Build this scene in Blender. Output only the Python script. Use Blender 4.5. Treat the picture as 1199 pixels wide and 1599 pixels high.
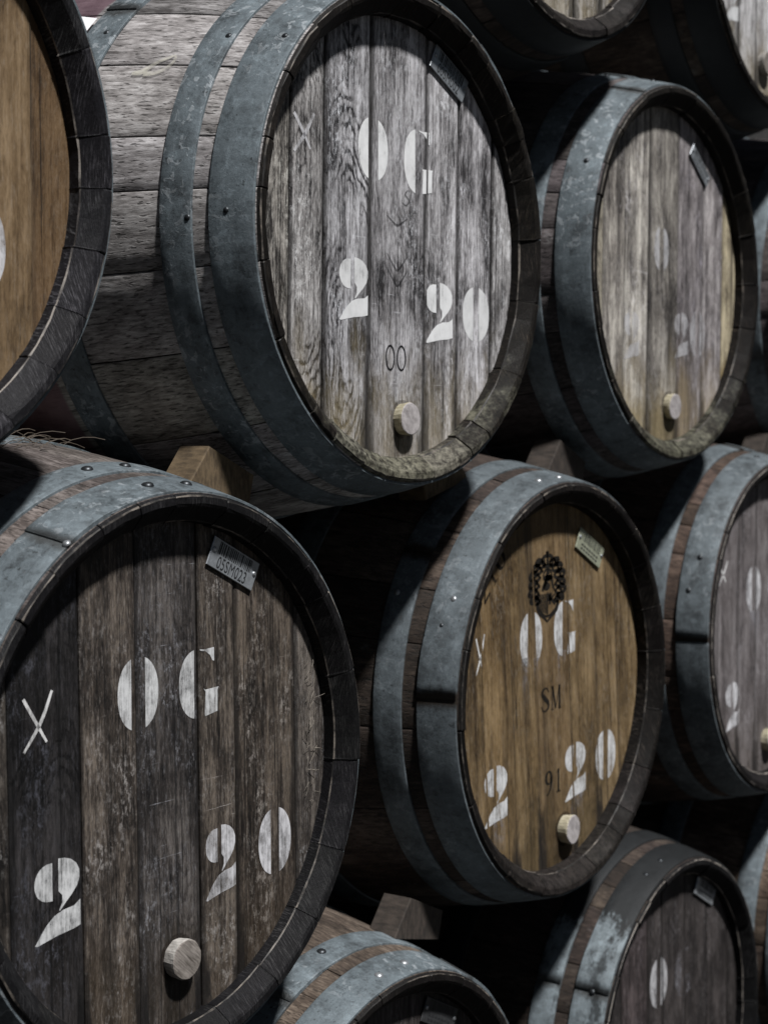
import bpy, math, random
from mathutils import Vector, Matrix
from mathutils.geometry import tessellate_polygon

# ------------------------------------------------------------------ reset
for o in list(bpy.data.objects): bpy.data.objects.remove(o)
scene = bpy.context.scene
COL = scene.collection
PI = math.pi
R = math.radians
CAMZ = 1.38

# ------------------------------------------------------------------ camera
cd = bpy.data.cameras.new('camera'); cam = bpy.data.objects.new('camera', cd); COL.objects.link(cam)
scene.camera = cam
cd.sensor_fit = 'HORIZONTAL'; cd.sensor_width = 36; cd.lens = 36 * 2661.27 / 1199
cd.clip_start = 0.05; cd.clip_end = 500
yaw, pitch, roll = R(54.0708), R(-2.7355), R(-0.1144)
f = Vector((math.sin(yaw) * math.cos(pitch), math.cos(yaw) * math.cos(pitch), math.sin(pitch)))
r = Vector((math.cos(yaw), -math.sin(yaw), 0)); u = r.cross(f)
r2 = math.cos(roll) * r + math.sin(roll) * u; u2 = -math.sin(roll) * r + math.cos(roll) * u
cam.matrix_world = Matrix(((r2.x, u2.x, -f.x, 0), (r2.y, u2.y, -f.y, 0), (r2.z, u2.z, -f.z, CAMZ), (0, 0, 0, 1)))
cd.dof.use_dof = True; cd.dof.focus_distance = 1.85; cd.dof.aperture_fstop = 9.0

# ------------------------------------------------------------------ light
S = Vector((-0.11, -0.485, 0.868)).normalized()
w = bpy.data.worlds.new('World'); scene.world = w; w.use_nodes = True
wn = w.node_tree; bg = wn.nodes['Background']
sky = wn.nodes.new('ShaderNodeTexSky'); sky.sky_type = 'NISHITA'; sky.sun_disc = False
sky.sun_elevation = math.asin(S.z); sky.sun_rotation = math.atan2(S.x, S.y)
wn.links.new(sky.outputs[0], bg.inputs[0]); bg.inputs[1].default_value = 0.011
sd = bpy.data.lights.new('sun', 'SUN'); sun = bpy.data.objects.new('sun', sd); COL.objects.link(sun)
sd.energy = 5.0; sd.angle = R(3.8); sd.color = (1.0, 0.985, 0.97)
sun.rotation_euler = S.to_track_quat('Z', 'Y').to_euler()
sun.location = (0, -3, 5)
vs = scene.view_settings
vs.view_transform = 'Standard'; vs.look = 'None'; vs.gamma = 1; vs.exposure = 0.0; vs.use_curve_mapping = False


# ------------------------------------------------------------------ node helper
class NT:
    def __init__(s, name, rough=0.8):
        s.m = bpy.data.materials.new(name); s.m.use_nodes = True
        s.t = s.m.node_tree; s.b = s.t.nodes['Principled BSDF']; s.b.inputs['Roughness'].default_value = rough
    def n(s, t, **k):
        x = s.t.nodes.new(t)
        for a, v in k.items(): setattr(x, a, v)
        return x
    def put(s, sock, v):
        if v is None: return
        if isinstance(v, bpy.types.NodeSocket): s.t.links.new(v, sock)
        elif isinstance(v, (tuple, list)) and sock.type == 'RGBA' and len(v) == 3: sock.default_value = (*v, 1)
        else: sock.default_value = v
    def math(s, op, a, b=None, c=None, clamp=False):
        x = s.n('ShaderNodeMath', operation=op, use_clamp=clamp)
        s.put(x.inputs[0], a); s.put(x.inputs[1], b); s.put(x.inputs[2], c)
        return x.outputs[0]
    def vmath(s, op, a, b=None):
        x = s.n('ShaderNodeVectorMath', operation=op); s.put(x.inputs[0], a); s.put(x.inputs[1], b)
        return x.outputs[0]
    def map(s, v, scale, loc=(0, 0, 0)):
        x = s.n('ShaderNodeMapping'); s.put(x.inputs['Vector'], v)
        x.inputs['Scale'].default_value = scale; x.inputs['Location'].default_value = loc
        return x.outputs[0]
    def noise(s, v, scale=1, detail=4, rough=.55, dist=0):
        x = s.n('ShaderNodeTexNoise'); s.put(x.inputs['Vector'], v)
        x.inputs['Scale'].default_value = scale; x.inputs['Detail'].default_value = detail
        x.inputs['Roughness'].default_value = rough; x.inputs['Distortion'].default_value = dist
        return x.outputs['Fac']
    def step(s, v, a, b, lo=0., hi=1.):
        x = s.n('ShaderNodeMapRange', interpolation_type='SMOOTHSTEP')
        s.put(x.inputs['Value'], v); s.put(x.inputs['From Min'], a); s.put(x.inputs['From Max'], b)
        x.inputs['To Min'].default_value = lo; x.inputs['To Max'].default_value = hi
        return x.outputs[0]
    def mix(s, fac, a, b, mode='MIX'):
        x = s.n('ShaderNodeMix', data_type='RGBA', blend_type=mode)
        s.put(x.inputs[0], fac); s.put(x.inputs[6], a); s.put(x.inputs[7], b)
        return x.outputs[2]
    def ramp(s, fac, stops):
        x = s.n('ShaderNodeValToRGB'); s.put(x.inputs[0], fac); e = x.color_ramp.elements
        while len(e) < len(stops): e.new(.5)
        for q, (p, c) in zip(e, stops): q.position = p; q.color = (*c, 1)
        return x.outputs[0]
    def attr(s, name, kind='GEOMETRY'):
        x = s.n('ShaderNodeAttribute', attribute_name=name, attribute_type=kind)
        return x.outputs['Fac']
    def bump(s, h, strength=.5, dist=.001, normal=None):
        x = s.n('ShaderNodeBump'); x.inputs['Strength'].default_value = strength; x.inputs['Distance'].default_value = dist
        s.put(x.inputs['Height'], h); s.put(x.inputs['Normal'], normal)
        s.t.links.new(x.outputs[0], s.b.inputs['Normal']); return x.outputs[0]
    def coords(s):
        tc = s.n('ShaderNodeTexCoord').outputs['Object']
        oi = s.n('ShaderNodeObjectInfo')
        x = s.n('ShaderNodeCombineXYZ')
        s.put(x.inputs[0], s.math('MULTIPLY', oi.outputs['Random'], 31.7))
        s.put(x.inputs[1], s.math('MULTIPLY', oi.outputs['Random'], 17.3))
        s.put(x.inputs[2], s.math('MULTIPLY', oi.outputs['Random'], 53.1))
        return tc, s.vmath('ADD', tc, x.outputs[0]), oi
    def sep(s, v):
        x = s.n('ShaderNodeSeparateXYZ'); s.put(x.inputs[0], v); return x.outputs
    def base(s, c): s.put(s.b.inputs['Base Color'], c)


def head_mat(name, dark, mid, light, cath=.25, scuff=.3, scuff_col=(.62, .62, .63), stain=.4,
             stain_col=(.30, .24, .13), streak=.4, joint=.75, contrast=1.0, drip=.8, fleck=.45):
    """weathered barrel-head oak, grain along z; every plank is shifted by its own random"""
    k = NT(name, .82)
    tc, v, oi = k.coords()
    x, y, z = k.sep(tc)
    fib = k.noise(k.map(v, (250, 60, 17)), 1, 5, .68)
    fib2 = k.noise(k.map(v, (430, 90, 120)), 1, 5, .75)
    md = k.noise(k.map(v, (62, 20, 3.2)), 1, 6, .66)
    bl = k.noise(k.map(v, (17, 5, 9)), 1, 8, .70, .5)
    big = k.noise(k.map(v, (6, 3, 4.5)), 1, 5, .62)
    # flat-sawn arches, off-centre in each plank
    wob = k.noise(k.map(v, (30, 10, 12)), 1, 5, .6)
    cx = k.math('SUBTRACT', x, k.attr('arch_x', 'OBJECT')); cz = k.math('SUBTRACT', z, k.attr('arch_z', 'OBJECT'))
    rr = k.math('SQRT', k.math('ADD', k.math('POWER', cx, 2.), k.math('POWER', k.math('MULTIPLY', cz, .32), 2.)))
    ph = k.math('ADD', k.math('MULTIPLY', rr, 1050.), k.math('MULTIPLY', wob, 34.))
    arch = k.math('POWER', k.math('MULTIPLY_ADD', k.math('SINE', ph), .5, .5), 2.6)
    amask = k.step(k.noise(k.map(v, (14, 4, 9), (7, 0, 3)), 1, 5, .6), .44, .62)
    arch = k.math('MULTIPLY', k.math('MULTIPLY', arch, amask), k.attr('arch_amount', 'OBJECT'))
    t = k.math('ADD', k.math('MULTIPLY', md, .55), k.math('MULTIPLY', fib, .55))
    t = k.math('ADD', t, k.math('MULTIPLY', bl, .75)); t = k.math('ADD', t, k.math('MULTIPLY', big, .45))
    t = k.math('ADD', t, k.math('MULTIPLY', fib2, .45))
    t = k.math('SUBTRACT', t, k.math('MULTIPLY', arch, cath))
    t = k.math('MULTIPLY_ADD', k.math('SUBTRACT', t, 1.37), 1.5 * contrast, .5)
    col = k.ramp(t, [(.10, dark), (.48, mid), (.92, light)])
    # wear: pale scuffed fibres
    sc = k.noise(k.map(v, (170, 60, 95), (3, 0, 9)), 1, 9, .82)
    scm = k.step(k.noise(k.map(v, (15, 6, 9), (11, 2, 5)), 1, 7, .68), .46, .66)
    scf = k.math('MULTIPLY', k.step(sc, .50, .60), scm)
    col = k.mix(k.math('MULTIPLY', scf, scuff), col, scuff_col)
    fl = k.noise(k.map(v, (330, 90, 48), (6, 2, 3)), 1, 7, .80)
    col = k.mix(k.math('MULTIPLY', k.step(fl, .53, .66), fleck), col, k.mix(.55, light, scuff_col))
    col = k.mix(k.math('MULTIPLY', k.step(fl, .47, .36), min(1., fleck * 1.5)), col, dark)
    # a few long scratches across the grain
    sr = k.step(k.noise(k.map(v, (9, 30, 260), (8, 1, 2)), 1, 6, .7), .64, .68)
    srm = k.step(k.noise(k.map(v, (11, 6, 11), (2, 7, 1)), 1, 4, .6), .53, .64)
    col = k.mix(k.math('MULTIPLY', k.math('MULTIPLY', sr, srm), scuff), col, scuff_col)
    # long dark streaks down the boards
    st = k.noise(k.map(v, (34, 10, 1.5), (1, 4, 2)), 1, 7, .66)
    col = k.mix(k.math('MULTIPLY', k.step(st, .53, .70), streak), col, k.mix(.5, dark, (.02, .018, .016)))
    # damp wine / lichen stain towards the lower chime
    zz = k.math('MULTIPLY_ADD', k.math('SUBTRACT', bl, .5), .35, z)
    low = k.step(k.math('MULTIPLY', zz, -1.), .10, .26)
    col = k.mix(k.math('MULTIPLY', low, stain), col, k.mix(k.step(k.math('ADD', k.math('MULTIPLY', md, .5), k.math('MULTIPLY', fib2, .5)), .35, .65), k.mix(.6, stain_col, (.02, .018, .012)), stain_col))
    # hair cracks
    cr = k.noise(k.map(v, (190, 20, 2.2), (5, 5, 5)), 1, 5, .6)
    crk = k.step(cr, .64, .69)
    col = k.mix(k.math('MULTIPLY', crk, .8), col, (.018, .016, .015))
    # dirt packed beside the joints, dark runs where damp creeps down them
    ed = k.attr('edge')
    nb = k.math('MULTIPLY', k.math('SUBTRACT', k.math('ADD', k.math('MULTIPLY', bl, .6), k.math('MULTIPLY', st, .5)), .55), 1.6)
    e1 = k.math('MULTIPLY', k.step(k.math('ADD', ed, nb), .72, 1.02), joint)
    col = k.mix(e1, col, k.mix(.8, col, (.012, .010, .009)))
    e2 = k.math('MULTIPLY', k.step(k.math('MULTIPLY_ADD', nb, 1.4, ed), .38, .62), k.math('MULTIPLY', k.step(k.math('MULTIPLY', zz, -1.), .15, .24), drip))
    col = k.mix(e2, col, (.012, .010, .009))
    col = k.mix(1., col, oi.outputs['Color'], 'MULTIPLY')
    k.base(col)
    h = k.math('ADD', k.math('MULTIPLY', fib, .7), k.math('MULTIPLY', md, .5))
    h = k.math('SUBTRACT', h, k.math('MULTIPLY', arch, .5))
    h = k.math('SUBTRACT', h, k.math('MULTIPLY', crk, .7)); h = k.math('ADD', h, k.math('MULTIPLY', sc, .45))
    k.bump(h, .8, .0022)
    k.put(k.b.inputs['Roughness'], k.step(t, 0, 1, .55, .85))
    k.b.inputs['Specular IOR Level'].default_value = .4
    return k.m


def stave_mat(name, dark, mid, light, purple=.0, crack=.7):
    k = NT(name, .85)
    tc, v, oi = k.coords()
    x, y, z = k.sep(tc)
    fib = k.noise(k.map(v, (300, 6, 300)), 1, 6, .7)
    md = k.noise(k.map(v, (80, 2.6, 80)), 1, 6, .64)
    bl = k.noise(k.map(v, (9, 9, 9)), 1, 6, .66)
    t = k.math('ADD', k.math('MULTIPLY', md, .55), k.math('MULTIPLY', fib, .8)); t = k.math('ADD', t, k.math('MULTIPLY', bl, .5))
    t = k.math('ADD', t, k.math('MULTIPLY', k.math('SUBTRACT', oi.outputs['Random'], .5), .18))
    t = k.math('MULTIPLY_ADD', k.math('SUBTRACT', t, .93), 1.7, .5)
    col = k.ramp(t, [(.12, dark), (.5, mid), (.88, light)])
    cr = k.noise(k.map(v, (380, 1.3, 380), (4, 2, 1)), 1, 2, .5, 0)
    crk = k.step(cr, .57, .66)
    col = k.mix(k.math('MULTIPLY', crk, crack), col, (.020, .018, .017))
    sp = k.step(k.noise(k.map(v, (22, 14, 22), (9, 9, 1)), 1, 8, .75), .60, .72)
    col = k.mix(k.math('MULTIPLY', sp, .22), col, (.5, .5, .5))
    if purple:
        band = k.math('MULTIPLY', k.step(y, .294, .30), k.step(y, .66, .65, 0, 1))
        band = k.math('MULTIPLY', band, purple)
        col = k.mix(band, col, k.mix(k.step(bl, .3, .7), (.075, .040, .052), (.20, .13, .15)))
    col = k.mix(1., col, oi.outputs['Color'], 'MULTIPLY')
    k.base(col)
    h = k.math('ADD', k.math('MULTIPLY', fib, .7), k.math('MULTIPLY', md, .5)); h = k.math('SUBTRACT', h, crk)
    k.bump(h, .5, .0014)
    k.b.inputs['Specular IOR Level'].default_value = .3
    return k.m


def chime_mat(name, dark, wear, amt=.35, lichen=0., lichen_col=(.30, .29, .225)):
    """blackened stave ends: end grain, saw scratches, worn or lichen-grown below"""
    k = NT(name, .55)
    tc, v, oi = k.coords()
    x, y, z = k.sep(tc)
    a = k.noise(k.map(v, (420, 420, 420)), 1, 4, .7)
    rot = k.n('ShaderNodeMapping'); k.put(rot.inputs['Vector'], v)
    rot.inputs['Rotation'].default_value = (.3, .9, .2); rot.inputs['Scale'].default_value = (1300, 90, 60)
    hat = k.noise(rot.outputs[0], 1, 3, .6)
    b = k.noise(k.map(v, (17, 17, 17)), 1, 7, .68)
    col = k.mix(k.step(a, .35, .7), dark, tuple(min(1, c * 2.1) for c in dark))
    s_ = k.math('MULTIPLY', k.step(hat, .50, .66), k.step(b, .40, .60))
    col = k.mix(k.math('MULTIPLY', s_, amt), col, wear)
    if lichen:
        zz = k.math('MULTIPLY_ADD', k.math('SUBTRACT', b, .5), .5, z)
        lo = k.math('MULTIPLY', k.step(k.math('MULTIPLY', zz, -1.), .17, .30), lichen)
        lo = k.math('MULTIPLY', lo, k.step(k.noise(k.map(v, (110, 110, 110)), 1, 8, .75), .34, .66))
        col = k.mix(lo, col, lichen_col)
    col = k.mix(1., col, oi.outputs['Color'], 'MULTIPLY')
    k.base(col)
    k.bump(k.math('ADD', k.math('MULTIPLY', a, .4), hat), .6, .0012)
    k.put(k.b.inputs['Roughness'], k.step(b, .3, .7, .5, .75)); k.b.inputs['Specular IOR Level'].default_value = .14
    return k.m


def lip_mat(name, dark, wear, lo=.50, hi=.62):
    k = NT(name, .6)
    tc, v, oi = k.coords()
    b = k.noise(k.map(v, (22, 22, 22)), 1, 8, .70)
    k.base(k.mix(k.step(b, lo, hi), dark, wear)); k.bump(b, .4, .0015)
    return k.m


def hoop_mat(name, base, spot=.4, rust=.25, black=0.):
    k = NT(name, .45)
    tc, v, oi = k.coords()
    x, y, z = k.sep(tc)
    vo = k.n('ShaderNodeTexVoronoi', feature='F1'); k.put(vo.inputs['Vector'], k.map(v, (1, .6, 1))); vo.inputs['Scale'].default_value = 120
    spang = k.sep(vo.outputs['Color'])[0]
    b = k.noise(k.map(v, (13, 13, 13)), 1, 9, .74)
    fine = k.noise(k.map(v, (260, 260, 260)), 1, 7, .82)
    drag = k.noise(k.map(v, (26, 190, 26), (6, 3, 1)), 1, 6, .7)          # rub marks running round the band
    lo = tuple(c * .38 for c in base); hi = tuple(min(1, c * 1.55) for c in base)
    t = k.math('ADD', k.math('MULTIPLY', b, .95), k.math('MULTIPLY', fine, .75)); t = k.math('ADD', t, k.math('MULTIPLY', spang, .20))
    t = k.math('ADD', t, k.math('MULTIPLY', drag, .35))
    col = k.ramp(t, [(.86, lo), (1.0, base), (1.0, hi)])
    col = k.mix(k.step(t, .80, 1.12), lo, base); col = k.mix(k.step(t, 1.12, 1.42), col, hi)
    pit = k.step(k.noise(k.map(v, (150, 150, 150), (5, 5, 2)), 1, 5, .65), .63, .70)
    col = k.mix(k.math('MULTIPLY', pit, .8), col, (.022, .022, .022))
    # dull zinc-oxide blotches
    q = k.noise(k.map(v, (85, 85, 85), (2, 8, 1)), 1, 4, .6, .8)
    qm = k.step(k.noise(k.map(v, (8, 8, 8), (9, 1, 1)), 1, 4), .40, .60)
    sp = k.math('MULTIPLY', k.math('MULTIPLY', k.step(q, .55, .62), qm), spot)
    col = k.mix(sp, col, (.34, .375, .40))
    # grime, dark runs and scattered rust
    g = k.step(k.noise(k.map(v, (24, 24, 24), (1, 1, 6)), 1, 9, .78), .46, .70)
    col = k.mix(k.math('MULTIPLY', g, .7), col, (.030, .032, .034))
    ru = k.step(k.noise(k.map(v, (30, 30, 30), (4, 9, 6)), 1, 8, .75), .63, .74)
    col = k.mix(k.math('MULTIPLY', ru, .55), col, (.075, .045, .024))
    # rust line running off the lap seam
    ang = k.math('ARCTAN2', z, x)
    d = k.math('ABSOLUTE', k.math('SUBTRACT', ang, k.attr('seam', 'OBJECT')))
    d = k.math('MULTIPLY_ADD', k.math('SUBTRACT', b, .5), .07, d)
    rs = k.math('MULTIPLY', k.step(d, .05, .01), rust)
    col = k.mix(rs, col, (.026, .019, .013))
    if black:  # black grime plus painted cast shade, leaving a lit patch around the seam angle
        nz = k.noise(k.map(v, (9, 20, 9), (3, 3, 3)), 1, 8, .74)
        grime_shade = k.math('MAXIMUM', k.step(k.math('MULTIPLY_ADD', k.math('SUBTRACT', nz, .5), 1.2, d), .28, .40), k.math('MULTIPLY', k.step(nz, .50, .60), .8))
        col = k.mix(k.math('MULTIPLY', grime_shade, black), col, (.016, .017, .018))
    k.base(col)
    k.b.inputs['Metallic'].default_value = .25; k.b.inputs['Specular IOR Level'].default_value = .3
    k.put(k.b.inputs['Roughness'], k.step(k.math('ADD', k.math('MULTIPLY', b, .7), k.math('MULTIPLY', fine, .3)), .3, .7, .45, .7))
    k.bump(k.math('ADD', k.math('MULTIPLY', fine, .7), k.math('ADD', k.math('MULTIPLY', b, 1.6), k.math('MULTIPLY', sp, .3))), .5, .0018)
    return k.m


def paint_mat(name, col, cover=.5, soft=.12, grain=.5):
    """thin stencil paint worn off along the grain: the wood shows through it"""
    k = NT(name, .85)
    tc, v, oi = k.coords()
    a = k.noise(k.map(v, (420, 60, 26)), 1, 5, .65)
    b = k.noise(k.map(v, (38, 20, 26)), 1, 7, .7)
    c_ = k.noise(k.map(v, (150, 60, 90), (4, 1, 7)), 1, 6, .78)
    fac = k.math('ADD', k.math('MULTIPLY', k.math('ADD', k.math('MULTIPLY', a, .6), k.math('MULTIPLY', c_, .4)), grain), k.math('MULTIPLY', b, 1 - grain))
    op = k.math('MULTIPLY', k.step(fac, 1 - cover - soft, 1 - cover + soft), k.attr('op'))
    k.base(k.mix(k.step(b, .3, .7), tuple(c * .78 for c in col), col))
    tr = k.n('ShaderNodeBsdfTransparent'); mx = k.n('ShaderNodeMixShader')
    k.put(mx.inputs[0], op); k.t.links.new(tr.outputs[0], mx.inputs[1]); k.t.links.new(k.b.outputs[0], mx.inputs[2])
    k.t.links.new(mx.outputs[0], k.t.nodes['Material Output'].inputs['Surface'])
    k.b.inputs['Specular IOR Level'].default_value = .2
    return k.m


def cut_wood(name, dark, light, rough=.85, ax=(60, 60, 400)):
    k = NT(name, rough)
    tc, v, oi = k.coords()
    a = k.noise(k.map(v, ax), 1, 4, .6); b = k.noise(k.map(v, (40, 40, 40)), 1, 6, .7)
    col = k.mix(k.step(k.math('ADD', k.math('MULTIPLY', a, .6), k.math('MULTIPLY', b, .5)), .38, .72), dark, light)
    k.base(col); k.bump(k.math('ADD', a, b), .6, .0012)
    return k.m


def plain(name, col, rough=.5, metal=0., var=.25, scale=120, bump=.3):
    k = NT(name, rough)
    tc, v, oi = k.coords()
    b = k.noise(k.map(v, (scale,) * 3), 1, 6, .7)
    k.base(k.mix(k.step(b, .3, .7), tuple(c * (1 - var) for c in col), tuple(min(1, c * (1 + var)) for c in col)))
    k.b.inputs['Metallic'].default_value = metal; k.bump(b, bump, .0008)
    return k.m


# ------------------------------------------------------------------ mesh helper
def mesh(name, verts, faces, mats, fmat=None, smooth=None, attr=None):
    me = bpy.data.meshes.new(name); me.from_pydata(verts, [], faces)
    for m in (mats if isinstance(mats, (list, tuple)) else [mats]): me.materials.append(m)
    if fmat: me.polygons.foreach_set('material_index', fmat)
    if smooth: me.polygons.foreach_set('use_smooth', [True] * len(faces) if smooth is True else smooth)
    if attr:
        for an, vals in attr.items():
            a = me.attributes.new(an, 'FLOAT', 'POINT'); a.data.foreach_set('value', vals)
    me.update()
    return me


def obj(name, me, parent=None, loc=(0, 0, 0), rot=(0, 0, 0), label=None):
    o = bpy.data.objects.new(name, me); COL.objects.link(o); o.parent = parent
    o.location = loc; o.rotation_euler = rot
    if label: o['label'] = label
    return o


def tag(o, label, cat=None, group=None, kind=None):
    if label: o['label'] = label
    if cat: o['category'] = cat
    if group: o['group'] = group
    if kind: o['kind'] = kind
    return o


# ------------------------------------------------------------------ setting
k = NT('ground_gravel', .95)
tc, v, oi = k.coords()
b1 = k.noise(k.map(v, (3, 3, 3)), 1, 6, .7); b2 = k.noise(k.map(v, (60, 60, 60)), 1, 5, .7)
k.base(k.mix(k.math('ADD', k.math('MULTIPLY', b1, .5), k.math('MULTIPLY', b2, .5)), (.010, .0095, .009), (.035, .033, .031)))
k.bump(b2, .8, .01)
tag(obj('ground', mesh('ground', [(-60, -60, 0), (60, -60, 0), (60, 60, 0), (-60, 60, 0)], [(0, 1, 2, 3)], k.m)), None, kind='structure')

# ------------------------------------------------------------------ barrel geometry
LEN, RB, R0 = 0.95, 0.358, 0.29
HEAD_Y, HEAD_R = 0.031, 0.2640


def ro(y): return RB - (RB - R0) * ((y - LEN / 2) / (LEN / 2)) ** 2


# profile of a stave in (radius, axial) with a material slot for the face after each point:
# 0 weathered side, 1 chime, 2 worn lip
PROF = []
ys = [.0042, .03, .06, .09, .12, .16, .2, .26, .32, .4, .475, .55, .65, .75, .85, .92, LEN - .004]
for y_ in ys: PROF.append((ro(y_), y_, 0))
PROF[-1] = (*PROF[-1][:2], 1)
PROF += [(ro(LEN) - .004, LEN, 1), (ro(LEN) - .024, LEN - .012, 1), (ro(LEN) - .027, LEN - .05, 1), (RB - .030, LEN / 2, 1), (R0 - .029, .064, 1),
         (R0 - .0295, .043, 1), (R0 - .0278, .0188, 2), (R0 - .0268, .0174, 1), (R0 - .0125, .0016, 1), (R0 - .0095, 0, 1), (R0 - .0026, .0002, 2), (R0 - .0012, .0010, 1)]


def stave_mesh(a0, a1, mats, rnd, rough):
    na = 6
    d = rnd.uniform(-.0009, .0006)             # this stave stands a little proud or shy
    dy = rnd.uniform(-.0012, .0012)
    n = len(PROF); V = []; F = []; FM = []; SM = []
    for i in range(na + 1):
        tt = i / na; g = .0004 / R0
        # narrow rounded arris on each side
        pos = [0, .018, .25, .5, .75, .982, 1][i]; a = a0 + g + (a1 - a0 - 2 * g) * pos
        drop = (.0009 if i in (0, na) else 0) * rnd.uniform(.6, 1.2)
        for j, (rr, yy, m) in enumerate(PROF):
            e = 0
            if m and yy < .1 and j >= n - 6: e = rnd.uniform(-1, 1) * rough
            fy = dy if yy < .1 else 0
            q = rr + d - (drop if (j < 17 or j >= n - 6) else 0) + e
            V.append((q * math.cos(a), yy + fy + (drop * .6 if j >= n - 6 else 0) + abs(e) * .5, q * math.sin(a)))
    for i in range(na):
        for j in range(n):
            j2 = (j + 1) % n
            F.append((i * n + j, i * n + j2, (i + 1) * n + j2, (i + 1) * n + j)); FM.append(PROF[j][2]); SM.append(PROF[j][2] == 0)
    F.append(tuple(range(n - 1, -1, -1))); FM.append(1); SM.append(False)
    F.append(tuple(na * n + j for j in range(n))); FM.append(1); SM.append(False)
    return mesh('stave', V, F, mats, FM, SM)


def hoop_mesh(y0, y1, seam, mat, rnd, th=.0016, lap=12):
    """sheet-steel band whose end laps over its beginning at the seam angle (degrees)"""
    V = []; F = []; SM = []
    na = 104; tot = 360 + lap; w_ = y1 - y0
    prof = [(0, .0010, 0), (.015, .0015, 1), (.3, .0016, 1), (.7, .0016, 1), (.985, .0015, 1), (1, .0010, 0)]
    ph = rnd.uniform(0, 6); n = len(prof) * 2
    for i in range(na + 1):
        deg = tot * i / na; a = R(seam - lap - 2 + deg + 2)
        lift = 0.0
        if deg > 360 - 3: lift = th * min(1, (deg - 357) / 4)
        wv = .0009 * math.sin(2 * a + ph) + .0005 * math.sin(5 * a + ph * 2)
        for t_, e, s_ in prof:
            yy = y0 + w_ * t_ + wv; rr = ro(y0 + w_ * t_) + .0005 + th + e * .6 + lift
            V.append((rr * math.cos(a), yy, rr * math.sin(a)))
        for t_, e, s_ in reversed(prof):
            yy = y0 + w_ * t_ + wv; rr = ro(y0 + w_ * t_) + .0002 + lift
            V.append((rr * math.cos(a), yy, rr * math.sin(a)))
    for i in range(na):
        for j in range(n):
            j2 = (j + 1) % n
            F.append((i * n + j, (i + 1) * n + j, (i + 1) * n + j2, i * n + j2)); SM.append(j < len(prof) - 1)
    F.append(tuple(range(n))); SM.append(False)
    F.append(tuple(na * n + j for j in range(n - 1, -1, -1))); SM.append(False)
    me = mesh('hoop', V, F, mat, None, SM)
    return me


def lathe(prof, n, mats, fm=None, wob=0., rnd=None, axis='y'):
    """surface of revolution about -y: prof = (radius, depth out)"""
    V = []; F = []; FM = []
    for j, (rr, d) in enumerate(prof):
        for i in range(n):
            a = 2 * PI * i / n; q = rr * (1 + (rnd.uniform(-wob, wob) if rnd else 0))
            V.append((q * math.cos(a), -d, q * math.sin(a)))
    for j in range(len(prof) - 1):
        for i in range(n):
            i2 = (i + 1) % n
            F.append((j * n + i, j * n + i2, (j + 1) * n + i2, (j + 1) * n + i)); FM.append(fm[j] if fm else 0)
    F.append(tuple((len(prof) - 1) * n + i for i in range(n))); FM.append(fm[-1] if fm else 0)
    return mesh('lathe', V, F, mats, FM)


def plank_mesh(x0, x1, mat, yf, rnd, tight=1.):
    """one head board, its ends cut to the circle and its long edges eased"""
    g = .0008 * tight
    xa, xb = max(x0 + g, -HEAD_R + .001), min(x1 - g, HEAD_R - .001)
    e = .0014
    xs = [xa, xa + e, xa + .006]
    m = max(3, int((xb - xa) / .012))
    xs += [xa + .006 + (xb - xa - .012) * i / m for i in range(1, m)] + [xb - .006, xb - e, xb]
    nz = 2; V = []; ED = []; F = []
    for x in xs:
        h = math.sqrt(max(1e-6, HEAD_R ** 2 - x ** 2))
        edge = max(0, 1 - min(x - xa, xb - x) / .022)
        drop = .0016 * tight if x in (xa, xb) else (.0003 * tight if (x - xa < e * 1.5 or xb - x < e * 1.5) else 0)
        for s_ in (-1, 1):
            V.append((x, yf + drop, s_ * h)); ED.append(edge)
        for s_ in (-1, 1):
            V.append((x, yf + .022, s_ * h)); ED.append(edge)
    for i in range(len(xs) - 1):
        a = i * 4; b = a + 4
        F += [(a, b, b + 1, a + 1), (a + 2, a + 3, b + 3, b + 2), (a, a + 2, b + 2, b), (a + 1, b + 1, b + 3, a + 3)]
    F += [(0, 1, 3, 2), tuple(len(V) - 4 + q for q in (0, 2, 3, 1))]
    return mesh('head_plank', V, F, mat, None, None, {'edge': ED})


# ------------------------------------------------------------------ flat lettering (polygons in barrel-head coordinates)
def lobe(cx, cz, w_, h, x0, x1, n=18, ex=2.2):
    """the part of a super-ellipse between x0 and x1 (fractions -.5...5)"""
    up = []
    for i in range(n + 1):
        x = x0 + (x1 - x0) * (0.5 - 0.5 * math.cos(PI * i / n))
        up.append((x, .5 * max(0, 1 - abs(2 * x) ** ex) ** (1 / ex)))
    pts = [(x, z) for x, z in up] + [(x, -z) for x, z in reversed(up) if z > 1e-6]
    return [(cx + x * w_, cz + z * h) for x, z in pts]


def place(pts, cx, cz, w_, h): return [(cx + (x - .5) * w_, cz + (z - .5) * h) for x, z in pts]


def g_O(cx, cz, w_, h, slot=.34):
    return [lobe(cx, cz, w_, h, -.5, -slot / 2), lobe(cx, cz, w_, h, slot / 2, .5)]


def g_G(cx, cz, w_, h):
    return [lobe(cx - .02 * w_, cz, w_ * .96, h, -.5, -.10),
            place([(.50, 1), (.62, .985), (.88, 1.0), (.885, .80), (.84, .81), (.78, .89), (.66, .955), (.52, .975)], cx, cz, w_, h),
            place([(.60, .425), (.64, .40), (1.0, .415), (.97, .37), (.965, .06), (.64, .015), (.63, .06), (.655, .37)], cx, cz, w_, h)]


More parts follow.
